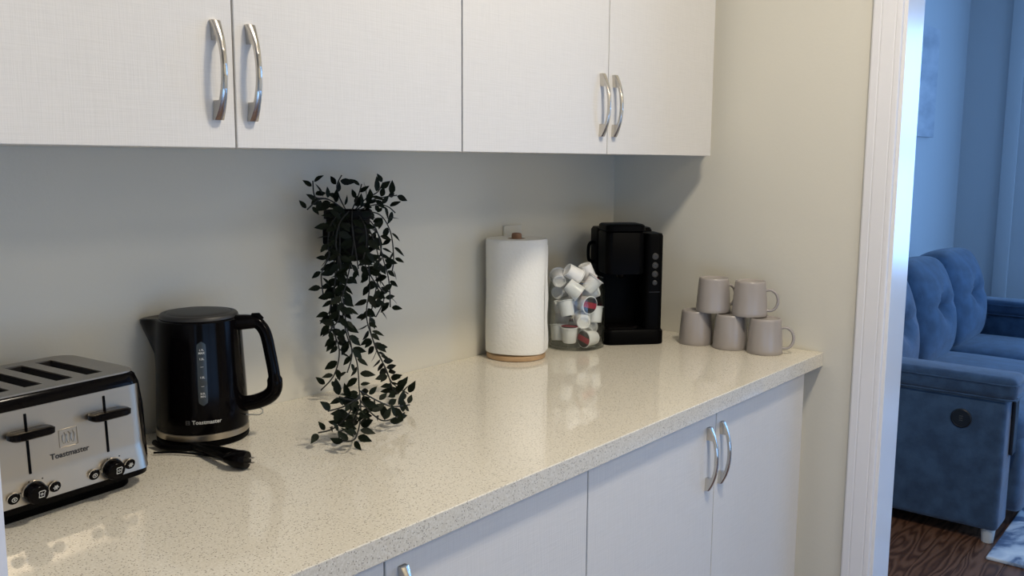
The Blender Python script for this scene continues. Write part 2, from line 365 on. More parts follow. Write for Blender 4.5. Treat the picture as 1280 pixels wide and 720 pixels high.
def handle_mesh(name, L_=.137):
    """bow pull along z, standing off towards -y"""
    bm = bmesh.new(); n = 28; rings = []
    for i in range(n+1):
        s = -1 + 2*i/n
        z = s*L_/2
        y = -.0185*(1-abs(s)**2.2) - .0042                        # bow
        wd = .0042 + .0030*abs(s)**3; th = .0036 + .0008*abs(s)
        rings.append([bm.verts.new((wd*a, y+th*b_, z)) for a, b_ in ((-1, .6), (-.6, 1), (.6, 1), (1, .6), (1, -.6), (.5, -1), (-.5, -1), (-1, -.6))])
    for a, b_ in zip(rings, rings[1:]):
        for k in range(8): bm.faces.new((a[k], a[(k+1) % 8], b_[(k+1) % 8], b_[k]))
    bm.faces.new(list(reversed(rings[0]))); bm.faces.new(rings[-1])
    for sg in (-1, 1):                                           # triangular feet
        z0, z1 = sg*L_/2, sg*L_/2*.60
        q = [(-.0068, 0, z0), (.0068, 0, z0), (.0068, -.0055, z0), (-.0068, -.0055, z0)]
        q2 = [(-.0045, 0, z1), (.0045, 0, z1), (.0040, -.0148, z1), (-.0040, -.0148, z1)]
        A = [bm.verts.new(p) for p in q]; B = [bm.verts.new(p) for p in q2]
        for k in range(4): bm.faces.new((A[k], A[(k+1) % 4], B[(k+1) % 4], B[k]))
        bm.faces.new(A); bm.faces.new(B)
    bmesh.ops.recalc_face_normals(bm, faces=bm.faces)
    me = bpy.data.meshes.new(name); bm.to_mesh(me); bm.free(); me.materials.append(M['chrome'])
    for p in me.polygons: p.use_smooth = True
    me.set_sharp_from_angle(angle=math.radians(35)); return me
HM = handle_mesh('handle')
def cabinet(name, label, x0, xm, x1, xe, yf, z0, z1, hz, upper, hx=(0.030, 0.030)):
    cx = (x0+x1)/2; zb = z0 if upper else 0.0
    t_ = thing(name, label, 'cabinet', (cx, 0, zb), 0, 'white laminate cabinets')
    yc = yf + .0185
    bm = bmesh.new(); e = .0015; th = .016
    for a, b_ in (((x0+e, -.002, z0), (x0+th, yc, z1)), ((x1-th, -.002, z0), (x1-e, yc, z1)), ((x0+th, -.002, z0), (x1-th, yc, z0+th)),
                  ((x0+th, -.002, z1-th), (x1-th, yc, z1)), ((x0+th, -.002, z0+th), (x1-th, -.010, z1-th)), ((x0+th, -.010, (z0+z1)/2), (x1-th, yc+.02, (z0+z1)/2+th))):
        add_box(bm, [(p+q)/2-o_ for p, q, o_ in zip(a, b_, (cx, 0, zb))], [abs(q-p) for p, q in zip(a, b_)])
    from_bm('body', bm, 'laminate', t_, smooth=False)
    dz0, dz1 = (z0-.002, z1) if upper else (z0, z1-.003)
    for k, (a, b_) in enumerate(((x0, xm), (xm, x1))):
        d = box_mm('door', (a+.0016-cx, yf, dz0-zb), (b_-.0016-cx, yf+.018, dz1-zb), 'laminate', t_, .0009, 1)
        h = bpy.data.objects.new('handle', HM); C.objects.link(h); h.parent = d
        hxw = (xm-hx[0]) if k == 0 else (xm+hx[1])
        h.location = Vector((hxw-cx, yf, hz-zb)) - d.location; h['label'] = 'bowed satin nickel handle'
    if xe > x1: box_mm('filler_strip', (x1-cx, -.002, z0-zb), (xe-cx, yc+.02, z1-zb), 'laminate', t_)
    if not upper:
        box_mm('toe_kick', (x0+e-cx, yc+.06, 0), (x1-e-cx, yc+.076, z0), 'laminate', t_)
    return t_
UZ0, UZ1 = H+.501, H+1.30
cabinet('wall_cabinet', 'white double-door wall cabinet above the toaster and kettle', -1.979, -1.5107, -1.0281, -1.0281, -.335, UZ0, UZ1, H+.606, True, (.031, .026))
cabinet('wall_cabinet', 'white double-door wall cabinet above the coffee maker and paper towels', -1.0281, -.5463, -.0484, -.002, -.335, UZ0, UZ1, H+.606, True, (.029, .021))
BZ0, BZ1 = .10, H-.037
cabinet('base_cabinet', 'white double-door base cabinet under the toaster end of the countertop', -1.979, -1.5047, -1.0301, -1.0301, -.630, BZ0, BZ1, H-.130, False, (.03, .03))
cabinet('base_cabinet', 'white double-door base cabinet under the mug end of the countertop', -1.0301, -.5521, -.0717, -.002, -.630, BZ0, BZ1, H-.137, False, (.037, .022))

# ------------------------------------------------------------------ ceiling lamps (out of frame; the kitchen one is an added warm fill)
for x, y, lb in ((LAMP[0], LAMP[1], 'round white flush ceiling lamp over the countertop aisle'), (-1.1, -3.0, 'added unseen round white fill lamp on the kitchen ceiling')):
    t_ = thing('ceiling_lamp', lb, 'lamp', (x, y, CEIL-.001), 0, 'ceiling lamps'); t_.scale = (1, 1, 1) if y > -2 else (3.0, 3.0, 1)
    lathe('lamp_body', [(.15, 0), (.15, -.02), (.14, -.035), (.13, -.035)], 'lamp_body', t_, caps=(True, True))
    lathe('diffuser', [(.128, -.036), (.12, -.046), (.09, -.052), (.02, -.054)], 'lamp', t_)

# ------------------------------------------------------------------ wall outlet
t_ = thing('wall_outlet', 'off-white wall outlet plate half hidden behind paper towel roll', 'outlet', (-.477, -.0005, H+.262))
box('cover_plate', (0, -.003, 0), (.071, .006, .116), 'plate', t_, .002)
box('receptacle', (0, -.0065, 0), (.034, .004, .067), 'plate', t_, .001)
for z in (-.018, .018):
    for x in (-.006, .006): box('slot', (x, -.0088, z), (.0018, .001, .008), 'plate_gap', t_)

# ------------------------------------------------------------------ toaster
TZ = H
T = thing('toaster', 'four-slot brushed steel and black toaster with two dials', 'toaster', (-1.748, -.146, TZ), math.radians(6.0))
# local: front is -y
body = rloft('body', [(.014, .122, .094, .028, 0, 0), (.018, .133, .103, .030, 0, 0), (.040, .135, .104, .030, 0, 0), (.120, .1325, .102, .030, 0, 0),
              (.155, .129, .099, .030, 0, 0), (.168, .124, .096, .028, 0, 0), (.1725, .119, .092, .026, 0, 0)], 'black', T, cap1=False)
rloft('foot_plinth', [(0, .106, .084, .02, 0, 0), (.003, .108, .086, .02, 0, 0), (.0138, .108, .086, .02, 0, 0)], 'black_matte', T)
# top plate with four slots
bm = bmesh.new()
def loop(bm, pts, z):
    vs = [bm.verts.new((x, y, z)) for x, y in pts]; return [bm.edges.new((vs[i], vs[(i+1) % len(vs)])) for i in range(len(vs))]
SX = (-.0675, -.0225, .0225, .0675); SW, SY0, SY1 = .0125, -.066, .070
ed = loop(bm, rrect(.1205, .0935, .026), .1728)
for sx in SX: ed += loop(bm, [(sx-SW, SY0), (sx+SW, SY0), (sx+SW, SY1), (sx-SW, SY1)], .1728)
bmesh.ops.triangle_fill(bm, edges=ed, use_beauty=True)
ex = bmesh.ops.extrude_face_region(bm, geom=bm.faces[:])
for v_ in [g for g in ex['geom'] if isinstance(g, bmesh.types.BMVert)]: v_.co.z += .0022
from_bm('top_plate', bm, 'steel_top', T, smooth=False)
for sx in SX:
    bm = bmesh.new(); z1, z0 = .1724, .05
    a = [bm.verts.new((sx+i*SW, j, z1)) for i, j in ((-1, SY0), (1, SY0), (1, SY1), (-1, SY1))]
    b_ = [bm.verts.new((sx+i*SW*.8, j, z0)) for i, j in ((-1, SY0+.005), (1, SY0+.005), (1, SY1-.005), (-1, SY1-.005))]
    for k in range(4): bm.faces.new((a[k], b_[k], b_[(k+1) % 4], a[(k+1) % 4]))
    bm.faces.new(b_); me = bpy.data.meshes.new('slot_well'); bm.to_mesh(me); bm.free(); sl = link('slot_well', me, 'crumb', T)
    bm = bmesh.new()
    for sg in (-1, 1):
        for q in range(5): add_tube(bm, [Vector((sx+sg*.0085, SY0+.02+q*.023, .158)), Vector((sx+sg*.0065, SY0+.02+q*.023, .06))], .0008, 5)
        add_tube(bm, [Vector((sx+sg*.0085, SY0+.01, .158)), Vector((sx+sg*.0085, SY1-.01, .158))], .0009, 5)
    from_bm('bread_guide', bm, 'steel', sl)
# front panel: upright face, then a sloping control strip, wrapped round the corners
def prof_y(z):
    if z > .066: return -.1045 + (z-.066)*.055
    return -.1045 - (.066-z)*.26
def panel(u_, v_):
    hx = .1310; x = (2*u_-1); s = abs(x)
    zt, zb = .156, .031
    rc = .16
    if s > 1-rc:
        q = (s-(1-rc))/rc; dz = .018*(1-math.sqrt(max(0, 1-q*q))); zt -= dz; zb += dz*.6
    z = zb + (zt-zb)*v_
    X = x*hx*(1-.02*(z/.15)); yy = prof_y(z)
    if s > .80: yy += .030*((s-.80)/.20)**2.2
    return (X, yy-.0018, z)
sgrid('front_panel', panel, 40, 26, .0015, 'steel', T, angle=60)
def fr(z, off=0): return prof_y(z) - .0022 - off
RX = Matrix.Rotation(PI/2, 4, 'X')
tilt = math.atan(.26)
for cx in (-.0565, .0565):
    ls = box_mm('lever_slot', (cx-.0019, fr(.108)-.0008, .067), (cx+.0019, fr(.108)+.004, .149), 'black_matte', T, .0009)
    ls.rotation_euler = (-.055, 0, 0)
    lv = rloft('lever', [(-.0048, .0265, .0105, .008, 0, 0), (-.0030, .0295, .0130, .010, 0, 0), (.0035, .0300, .0130, .010, 0, 0), (.0055, .0270, .0105, .009, 0, 0)], 'black', T, loc=(cx, fr(.124)-.011, .124))
    kz = .045
    kn = lathe('dial', [(.0148, 0), (.0148, .003), (.0140, .0115), (.0125, .0135), (.004, .0138)], 'black', T, seg=32)
    kn.matrix_basis = Matrix.Translation((cx, fr(kz), kz)) @ Matrix.Rotation(PI/2+tilt, 4, 'X')
    bz = lathe('dial_ring', [(.0164, -.0005), (.0164, .0012), (.0152, .0014), (.0150, -.0005)], 'chrome', T, seg=32, caps=(False, False)); bz.matrix_basis = kn.matrix_basis.copy()
    # toast icon and tick on the dial
    ic = [(-.0036, -.0042), (.0036, -.0042), (.0036, .0018), (.0046, .0034), (.0034, .0050), (-.0034, .0050), (-.0046, .0034), (-.0036, .0018)]
    pts = [Vector((x+.003, y+.001, .0140)) for x, y in ic]
    tube('dial_icon', pts+pts[:1], .00055, 'mark', kn, 5)
    pts = [Vector((.003+.0015*math.cos(a), .0012+.0015*math.sin(a), .0140)) for a in [k*PI/4 for k in range(9)]]
    tube('dial_icon', pts, .0004, 'mark', kn, 5)
    bm = bmesh.new()
    for a in (-50, -5, 50, 108, 160, 215):
        a = math.radians(a+10); add_box(bm, (.0192*math.cos(a), .0192*math.sin(a), .0010), (.0016, .0016, .0010))
    dm = from_bm('dial_marks', bm, 'mark_black', T, smooth=False); dm.matrix_basis = kn.matrix_basis.copy()
    for dx, kind in ((-.028, 0), (.028, 1)):
        bt = lathe('push_button', [(.0078, 0), (.0078, .0022), (.0068, .0032), (.002, .0033)], 'black', T, seg=24)
        bt.matrix_basis = Matrix.Translation((cx+dx, fr(kz-.002), kz-.002)) @ Matrix.Rotation(PI/2+tilt, 4, 'X')
        rg = lathe('button_ring', [(.0088, -.0005), (.0088, .0010), (.0080, .0012), (.0078, -.0005)], 'chrome', T, seg=24, caps=(False, False)); rg.matrix_basis = bt.matrix_basis.copy()
        if kind == 0:
            pts = [Vector((.0034*math.cos(a), .0030*math.sin(a), .0034)) for a in [k*PI/6 for k in range(13)]]
            tube('button_icon', pts, .0005, 'mark', bt, 5)
            lathe('button_icon', [(.0011, .0033), (.0011, .0037)], 'mark', bt, seg=10)
        else:
            bm = bmesh.new()
            for k in range(3):
                a = k*PI/3; d = Vector((math.cos(a), math.sin(a), 0))*.0040; z = Vector((0, 0, .0034))
                add_tube(bm, [z-d, z+d], .00045, 5)
                for sg in (-1, 1):
                    e1 = d*sg*.6; pr = Vector((-d.y, d.x, 0))*.35
                    add_tube(bm, [z+e1-pr, z+e1+pr], .00035, 4)
            from_bm('button_icon', bm, 'mark', bt)
fx = Matrix.Translation((0, fr(.082)-.0002, .0815)) @ RX
text('lettering', 'Toastmaster', .0110, 'mark_black', T, fx, .0001, .00018)
# embossed square emblem with three loops
bm = bmesh.new(); ez = .1035
for pts in ([(-.005, -.012), (-.013, -.012), (-.013, .012), (-.009, .012)], [(.005, .012), (.013, .012), (.013, -.012), (.009, -.012)], [(-.009, .0125), (.005, .0125)], [(-.005, -.0125), (.009, -.0125)]):
    add_tube(bm, [Vector((x, fr(ez+z)-.0001, ez+z)) for x, z in pts], .00065, 6)
for k in (-1, 0, 1):
    pp = [Vector((k*.0062+.0026*math.sin(a*1.0), fr(ez)-.0002, ez+.0078*math.cos(a))) for a in [2*PI*q/14 for q in range(13)]]
    add_tube(bm, pp, .0006, 6)
from_bm('emblem', bm, 'steel', T)
pc = [Vector((.02, .106, .03)), Vector((.03, .12, .012)), Vector((.10, .128, .006)), Vector((.135, .112, .0055)), Vector((.142, .08, .0055)), Vector((.150, .05, .0055))]

# ------------------------------------------------------------------ kettle
KX, KY = -1.4290, -.0840
K = thing('electric_kettle', 'black electric kettle with water gauge beside the toaster', 'kettle', (KX, KY, H), 0)
# camera-facing frame: handle to camera right, spout to camera left
hd = math.atan2(-.80, .60)                       # handle direction
spa = hd + PI
def kfn(r, z, a):
    d = (a-spa+PI) % (2*PI) - PI
    q = max(0, (z-.125)/.088); q = q*q*(3-2*q) if q < 1 else 1
    return r + .034*q*math.exp(-(d/.30)**2), z - (.004*math.exp(-(d/.3)**2) if z > .2 else 0)
lathe('power_base', [(.070, 0), (.076, .001), (.0775, .004), (.0775, .009), (.074, .0115), (.06, .012)], 'black_matte', K, seg=48)
lathe('base_ring', [(.0745, .0122), (.0775, .0125), (.0778, .0225), (.0765, .0235), (.06, .0236)], 'steel', K, seg=64)
lathe('body', [(.060, .0238), (.0765, .0240), (.0772, .030), (.0765, .06), (.0745, .11), (.0725, .15), (.0708, .19), (.0700, .205), (.0697, .2115), (.066, .2135), (.061, .2138), (.03, .2138)], 'black', K, seg=72, fn=kfn)
ld = lathe('lid', [(.0655, .2142), (.0650, .2185), (.0625, .2210), (.0560, .2218), (.0550, .2210), (.0535, .2222), (.045, .2240), (.025, .2252), (.004, .2256)], 'dark_grey', K, seg=56)
for k in (-1, 0, 1): lathe('vent_hole', [(.0014, .2252), (.0014, .2262)], 'black', ld, (math.cos(spa)*.030+k*.005*math.sin(-spa), math.sin(spa)*.030+k*.005*math.cos(spa), -.0014), seg=10)
hv = Vector((math.cos(hd), math.sin(hd), 0)); Z = Vector((0, 0, 1)); sv = Z.cross(hv)
hp = spline([hv*.060+Z*.203, hv*.088+Z*.205, hv*.103+Z*.203, hv*.1155+Z*.186, hv*.123+Z*.150, hv*.129+Z*.110, hv*.1285+Z*.088, hv*.118+Z*.074, hv*.096+Z*.064, hv*.068+Z*.059], 5)
rr = [.0145 - .004*min(1, abs(i/len(hp)-.0)/.25) + (.0030 if i > len(hp)*.55 else 0) for i in range(len(hp))]
tube('handle', hp, rr, 'black', K, 12, sx=(1.0, .92), upv=sv)
tube('thumb_switch', [hv*.093+Z*.2155, hv*.104+Z*.2155, hv*.111+Z*.2095], [.005, .006, .004], 'black_matte', K, 8)
# water gauge, turned to the room
ga = math.atan2(-.80, -.93) + .33
def gpt(z, w_, off):
    r = .0772 - (z-.03)*.0410 if z < .11 else .0745-(z-.11)*.046
    return ((r+off)*math.cos(ga+w_/r), (r+off)*math.sin(ga+w_/r), z)
bm = bmesh.new(); z0, z1, hw = .074, .182, .0074; n = 24; rows = []
for i in range(n+1):
    z = z0+(z1-z0)*i/n; e = min(z-z0, z1-z); ww = hw*math.sqrt(max(0.02, 1-(1-min(1, e/hw))**2))
    rows.append([bm.verts.new(gpt(z, ww*q, .0012)) for q in (-1, -.5, 0, .5, 1)])
for a, b_ in zip(rows, rows[1:]):
    for k in range(4): bm.faces.new((a[k], a[k+1], b_[k+1], b_[k]))
ex = bmesh.ops.extrude_face_region(bm, geom=bm.faces[:])
for v_ in [g for g in ex['geom'] if isinstance(g, bmesh.types.BMVert)]:
    d = Vector((v_.co.x, v_.co.y, 0)).normalized(); v_.co -= d*.0020
ge = from_bm('water_gauge', bm, 'gauge', K)
def gm(z, off=.0016, da=0.0):
    p = Vector(gpt(z, da, off)); a = ga + da/.075
    return Matrix.Translation(p) @ Matrix.Rotation(a+PI/2, 4, 'Z') @ RX
for z, s in ((.168, '1.7L'), (.163, 'MAX'), (.153, '1.5L'), (.140, '\u2014'), (.122, '1.0L'), (.107, '\u2014'), (.0945, '0.5L'), (.0895, 'MIN')):
    text('gauge_mark', s, .0046, 'mark', ge, gm(z), .0001, .0001)
lt_ = text('lettering', 'Toastmaster', .0094, 'mark', K, Matrix.Identity(4), .0001, .00012)
for v_ in lt_.data.vertices: v_.co = Vector(gpt(.0455+v_.co.y, v_.co.x+.0045, .0006+v_.co.z))
bm = bmesh.new()
for a, b_ in (((-.003, 0, -.003), (.003, 0, -.003)), ((.003, 0, -.003), (.003, 0, .003)), ((.003, 0, .003), (-.003, 0, .003)), ((-.003, 0, .003), (-.003, 0, -.003)), ((-.001, 0, -.0015), (-.001, 0, .0015)), ((.001, 0, -.0015), (.001, 0, .0015))):
    add_tube(bm, [Vector(a), Vector(b_)], .0005, 5)
em = from_bm('emblem', bm, 'mark_dim', K); em.matrix_basis = gm(.0455, .0006, -.0265) @ RX.inverted()
# clear tag on the switch side of the base
bm = bmesh.new(); tp = [Vector((0, 0, 0)), Vector((.024, 0, .0)), Vector((.030, .004, 0)), Vector((.030, .010, 0)), Vector((.024, .013, 0)), Vector((0, .013, 0))]
add_tube(bm, tp, .0011, 6); ct = from_bm('clear_tab', bm, 'clear', K); ct.location = (hv.x*.0765, hv.y*.0765, .040); ct.rotation_euler = (PI/2, 0, hd)
# mains lead, folded, with its plug
def wl(px, py, z=0.006): return at_z(px, py, H+z) - Vector((KX, KY, H))
b0 = wl(228, 551, .008)
bm = bmesh.new()
for k, (dx, dy) in enumerate(((0, 0), (4, -3), (7, 3), (2, 5))):
    z = .006 + .005*(k % 2)
    add_tube(bm, spline([wl(236, 556, .006)+Vector((0, 0, 0)), wl(258+dx*.5, 561+dy*.5, z), wl(280+dx, 567+dy, z+.003), wl(298+dx*.8, 572+dy*1.5, z)], 6), .0058, 7)
add_tube(bm, spline([wl(192, 566, .0045), wl(222, 565.5, .0045), wl(250, 568, .0045), wl(276, 572, .0045)], 6), .0019, 6)
add_tube(bm, spline([wl(193, 553, .009), wl(205, 559, .007), wl(225, 560, .006), wl(245, 559, .006)], 6), .0050, 7)
from_bm('power_lead', bm, 'black_matte', K)
pg = lathe('plug', [(.0065, -.020), (.0100, -.012), (.0145, -.002), (.0150, .011), (.0135, .018), (.004, .0185)], 'black', K, seg=16)
pg.matrix_basis = Matrix.Translation(wl(296, 574, .0155)) @ Matrix.Rotation(math.radians(-62), 4, 'Z') @ Matrix.Rotation(math.radians(90), 4, 'Y')
for s in (-.004, .004): box('plug_pin', (s, 0, .022), (.0012, .006, .014), 'chrome', pg)

# ------------------------------------------------------------------ paper towels on a holder
PX, PY = -.5520, -.0785
t_ = thing('paper_towel_holder', 'round bamboo paper towel holder with a central post', 'paper towel holder', (PX, PY, H))
lathe('base', [(.070, 0), (.0735, .0015), (.0740, .008), (.0725, .0125), (.068, .0135), (.01, .0135)], 'bamboo', t_, seg=56)
lathe('post', [(.0125, .0137), (.0125, .303), (.0115, .307), (.007, .3085)], 'post_wood', t_, seg=24)
t_ = thing('paper_towel_roll', 'tall white paper towel roll on the bamboo holder', 'paper towel', (PX, PY, H+.0142))
PR, PH = .0755, .281
def pfn(r, z, a):
    return (r + (.0006*math.sin(3*a+z*20) + .0004*math.sin(7*a-z*35) if r > .05 else 0), z + (.0018*math.sin(a*2+1) if r > .05 and z < .01 else 0))
bm = bmesh.new()
prof = [(.0225, .002), (PR-.003, .001), (PR, .003)] + [(PR, .003+(PH-.006)*k/16) for k in range(1, 17)] + [(PR-.002, PH), (.0225, PH-.0005)]
rg = add_lathe(bm, prof, 64, False, False, pfn)
for k in range(64): bm.faces.new((rg[-1][k], rg[-1][(k+1) % 64], rg[0][(k+1) % 64], rg[0][k]))
from_bm('paper', bm, 'paper', t_)
bm = bmesh.new(); rg = add_lathe(bm, [(.0205, .001), (.0222, .001), (.0222, PH-.001), (.0205, PH-.001)], 32, False, False)
for k in range(32): bm.faces.new((rg[-1][k], rg[-1][(k+1) % 32], rg[0][(k+1) % 32], rg[0][k]))
from_bm('core', bm, 'card', t_)
# loose end of the last sheet
a0 = math.radians(-46); bm = bmesh.new(); rows = []
for j in range(13):
    z = .004 + (PH-.02)*j/12; row_ = []
    for i in range(8):
        a = a0 - .5 + .5*i/7; off = .0010 + .0035*(i/7)**3*(1+.5*math.sin(j*1.3))*(1.0-.7*j/12)
        row_.append(bm.verts.new(((PR+off)*math.cos(a), (PR+off)*math.sin(a), z)))
    rows.append(row_)
for a, b_ in zip(rows, rows[1:]):
    for k in range(7): bm.faces.new((a[k], a[k+1], b_[k+1], b_[k]))
from_bm('loose_sheet', bm, 'paper', t_)

# ------------------------------------------------------------------ glass jar of coffee pods
JX, JY = -.3560, -.1230
JR, JH = .0735, .184
J = thing('glass_jar', 'clear glass jar heaped with white coffee pods', 'jar', (JX, JY, H))
bm = bmesh.new()
outer = [(.004, .0005), (.066, .0005), (JR-.001, .004), (JR, .010), (JR, .150), (JR-.003, .165), (JR-.0055, .174), (JR-.0055, .180), (JR-.0035, .184)]
inner = [(JR-.0065, .184), (JR-.0080, .180), (JR-.0080, .174), (JR-.0055, .165), (JR-.0025, .150), (JR-.0025, .014), (JR-.006, .009), (.004, .008)]
add_lathe(bm, outer+inner, 64); from_bm('jar_wall', bm, 'glass', J)
va = math.atan2(JY-CAM.y, JX-CAM.x); VD = Vector((math.cos(va), math.sin(va), 0)); VU = Vector((math.sin(va), -math.cos(va), 0))
PL, PRt, PRb = .0420, .0238, .0178           # pod length, rim radius, base radius
pods = [  # crop x, crop y, depth towards the room, axis (right, up, towards the room), label
 (250, 140, .020, (.72, -.50, -.35), 'white coffee pod tipped on top of the heap above the jar rim'),
 (338, 122, -.028, (.3, -.9, -.2), 'white coffee pod at the back of the heap, level with the jar rim'),
 (338, 228, .018, (.55, .75, -.1), 'white coffee pod leaning rim-up just below the jar rim beside the coffee maker'),
 (150, 205, .020, (-.1, .25, -.95), 'white coffee pod with its round base outward under the jar rim beside the paper towels'),
 (240, 285, .046, (.78, -.60, .05), 'white coffee pod slanting rim-down at mid-height against the front glass'),
 (138, 342, .020, (.95, .12, -.2), 'white coffee pod lying level at mid-height beside the paper towels'),
 (185, 432, .045, (-.18, .96, -.16), 'white coffee pod standing on another upright pod in the jar'),
 (303, 455, .036, (-.1, .15, -.98), 'white coffee pod in the middle of the jar with its ringed base outward'),
 (345, 362, .034, (.62, -.08, .78), 'white coffee pod at mid-height with red and black lid showing'),
 (418, 300, -.004, (-.9, -.35, -.2), 'white coffee pod resting base-out against the glass above the red-lidded pod'),
 (412, 430, -.006, (0, 1, -.25), 'white coffee pod standing behind the mid-height red-lidded pod'),
 (205, 585, .046, (0, 1, .06), 'white coffee pod standing upright on the jar floor with its lid just visible'),
 (365, 585, .042, (-.72, .02, .70), 'white coffee pod lying on the jar floor with red and black lid showing'),
 (385, 505, -.004, (.2, .2, -.95), 'white coffee pod wedged above the pod lying on the jar floor'),
 (128, 570, .004, (0, 1, -.25), 'white coffee pod standing on the jar floor beside the paper towels'),
 (110, 250, -.020, (.3, .1, -.9), 'white coffee pod partly hidden at the jar side beside the paper towels'),
 (280, 575, -.040, (0, 1, 0), 0), (200, 470, -.034, (.3, 1, 0), 0), (290, 360, -.036, (.9, .2, .1), 0)]
Pp, Pa = [], []
for cx, cy, d, ax, lb in pods:
    u_ = (cx-269)*.000377; z = (626-cy)*.000377/.98 + .2*d
    Pp.append((u_, d, z)); a = Vector((ax[0], ax[2], ax[1])).normalized(); Pa.append(tuple(a))
Pp = np.array(Pp); Pa = np.array(Pa); P0 = Pp.copy(); offs = np.array([-.0150, 0, .0150]); rad = np.array([.0180, .0200, .0215])
for it in range(400):                         # ease the pods apart inside the glass
    mv = np.zeros_like(Pp); Sp = Pp[:, None, :] + Pa[:, None, :]*offs[None, :, None]
    for i in range(len(Pp)):
        for j in range(i+1, len(Pp)):
            if np.linalg.norm(Pp[i]-Pp[j]) > .075: continue
            dv = Sp[i][:, None, :]-Sp[j][None, :, :]; ds = np.linalg.norm(dv, axis=2)+1e-9; ov = (rad[:, None]+rad[None, :])*1.0-ds
            k = np.unravel_index(np.argmax(ov), ov.shape)
            if ov[k] > 0: g = dv[k]/ds[k]*ov[k]*.3; mv[i] += g; mv[j] -= g
        for q in range(3):
            s_ = Sp[i][q]; rr_ = math.hypot(s_[0], s_[1]); lim = JR-.004-rad[q] if s_[2] < .172 else JR-.012-rad[q]+max(0, (s_[2]-.172))*1.5
            if rr_ > lim: mv[i][:2] -= s_[:2]/rr_*(rr_-lim)*.5
            if s_[2] < .0085+rad[q]*.98: mv[i][2] += (.0085+rad[q]*.98-s_[2])*.5
    Pp += mv + (P0-Pp)*.002
bm = bmesh.new()
add_lathe(bm, [(.004, -PL/2+.0030), (.0085, -PL/2+.0030), (.0090, -PL/2+.0022), (PRb-.0055, -PL/2+.0022), (PRb-.0045, -PL/2), (PRb-.001, -PL/2), (PRb, -PL/2+.002), (PRt-.0030, PL/2-.003), (PRt, PL/2-.0022), (PRt, PL/2-.0008), (PRt-.001, PL/2-.0004), (.004, PL/2-.0004)], 28)
bmesh.ops.recalc_face_normals(bm, faces=bm.faces); cupm = bpy.data.meshes.new('cup'); bm.to_mesh(cupm); bm.free(); cupm.materials.append(M['pod'])
bm = bmesh.new(); add_lathe(bm, [(PRt-.0022, PL/2-.0003), (PRt-.0022, PL/2+.0002), (PRt-.004, PL/2+.0004), (.002, PL/2+.0004)], 28)
bmesh.ops.recalc_face_normals(bm, faces=bm.faces); lidm = bpy.data.meshes.new('lid'); bm.to_mesh(lidm); bm.free(); lidm.materials.append(M['lid'])
for me in (cupm, lidm):
    for p in me.polygons: p.use_smooth = True
    me.set_sharp_from_angle(angle=math.radians(35))
for (u_, d, z), a, sp_ in zip(Pp, Pa, pods):
    o = thing('coffee_pod', sp_[4] or 'white coffee pod buried deep in the heap at the back of the jar', 'coffee pod', (0, 0, 0), 0, 'coffee pods in the glass jar')
    ax = VU*a[0] - VD*a[1] + Z*a[2]; loc = Vector((JX, JY, H)) + VU*u_ - VD*d + Z*z
    zx = ax.normalized(); yy = (Z - zx*Z.dot(zx)); yy = yy.normalized() if yy.length > .2 else (VD - zx*VD.dot(zx)).normalized()
    yy = Matrix.Rotation(math.radians(-14), 3, zx) @ yy; xx_ = yy.cross(zx)
    o.matrix_world = Matrix(((xx_.x, yy.x, zx.x, loc.x), (xx_.y, yy.y, zx.y, loc.y), (xx_.z, yy.z, zx.z, loc.z), (0, 0, 0, 1)))
    for nm_, me in (('cup', cupm), ('lid', lidm)):
        c_ = bpy.data.objects.new(nm_, me); C.objects.link(c_); c_.parent = o

# ------------------------------------------------------------------ coffee maker
QA = math.radians(229)                          # front normal
Q = thing('coffee_maker', 'black single-serve coffee maker in the corner beside the pod jar', 'coffee maker', (-.168, -.150, H), QA+PI/2)
# local: front is -y, width x
rloft('base', [(0, .080, .098, .022, 0, -.004), (.002, .083, .101, .024, 0, -.004), (.034, .083, .101, .024, 0, -.004), (.040, .079, .097, .024, 0, -.004)], 'black_matte', Q)
rloft('drip_tray', [(.0402, .046, .034, .012, -.030, -.058), (.046, .046, .034, .012, -.030, -.058), (.0475, .043, .031, .012, -.030, -.058)], 'black', Q)
rloft('rear_tower', [(.0402, .078, .048, .02, 0, .044), (.296, .078, .048, .02, 0, .044), (.304, .074, .044, .02, 0, .044)], 'black_matte', Q)
cp = rloft('control_column', [(.0402, .0240, .047, .014, .0535, -.050), (.288, .0240, .047, .014, .0535, -.050), (.295, .0215, .0445, .013, .0535, -.050)], 'black_matte', Q)
hdm = rloft('brew_head', [(.188, .050, .045, .018, -.0265, -.052), (.193, .053, .049, .018, -.0265, -.048), (.296, .053, .049, .018, -.0265, -.048), (.300, .050, .046, .018, -.0265, -.048)], 'black_matte', Q)
rloft('lid_handle', [(.3005, .050, .047, .016, -.0265, -.048), (.303, .054, .051, .018, -.0265, -.050), (.316, .053, .050, .018, -.0265, -.050), (.3195, .049, .046, .018, -.0265, -.050)], 'black_matte', hdm)
lathe('spout', [(.018, 0), (.012, -.012), (.010, -.014)], 'black', hdm, (-.0265, -.052, .188), seg=20)
for z, r in ((.235, .0088), (.211, .0084), (.188, .0084), (.165, .0068)):
    bt = lathe('button', [(r, 0), (r, .0016), (r-.001, .0022), (.002, .0022)], 'dark_grey', cp, seg=24)
    bt.matrix_basis = Matrix.Translation((.0535, -.097, z)) @ RX
    pts = [Vector((r*.5*math.cos(a), r*.5*math.sin(a), .0024)) for a in [k*PI/5 for k in range(11)]]
    tube('button_icon', pts, .0004, 'mark_dim', bt, 5)
box('panel_line', (.0535, -.0972, .140), (.030, .0006, .0012), 'dark_grey', cp)
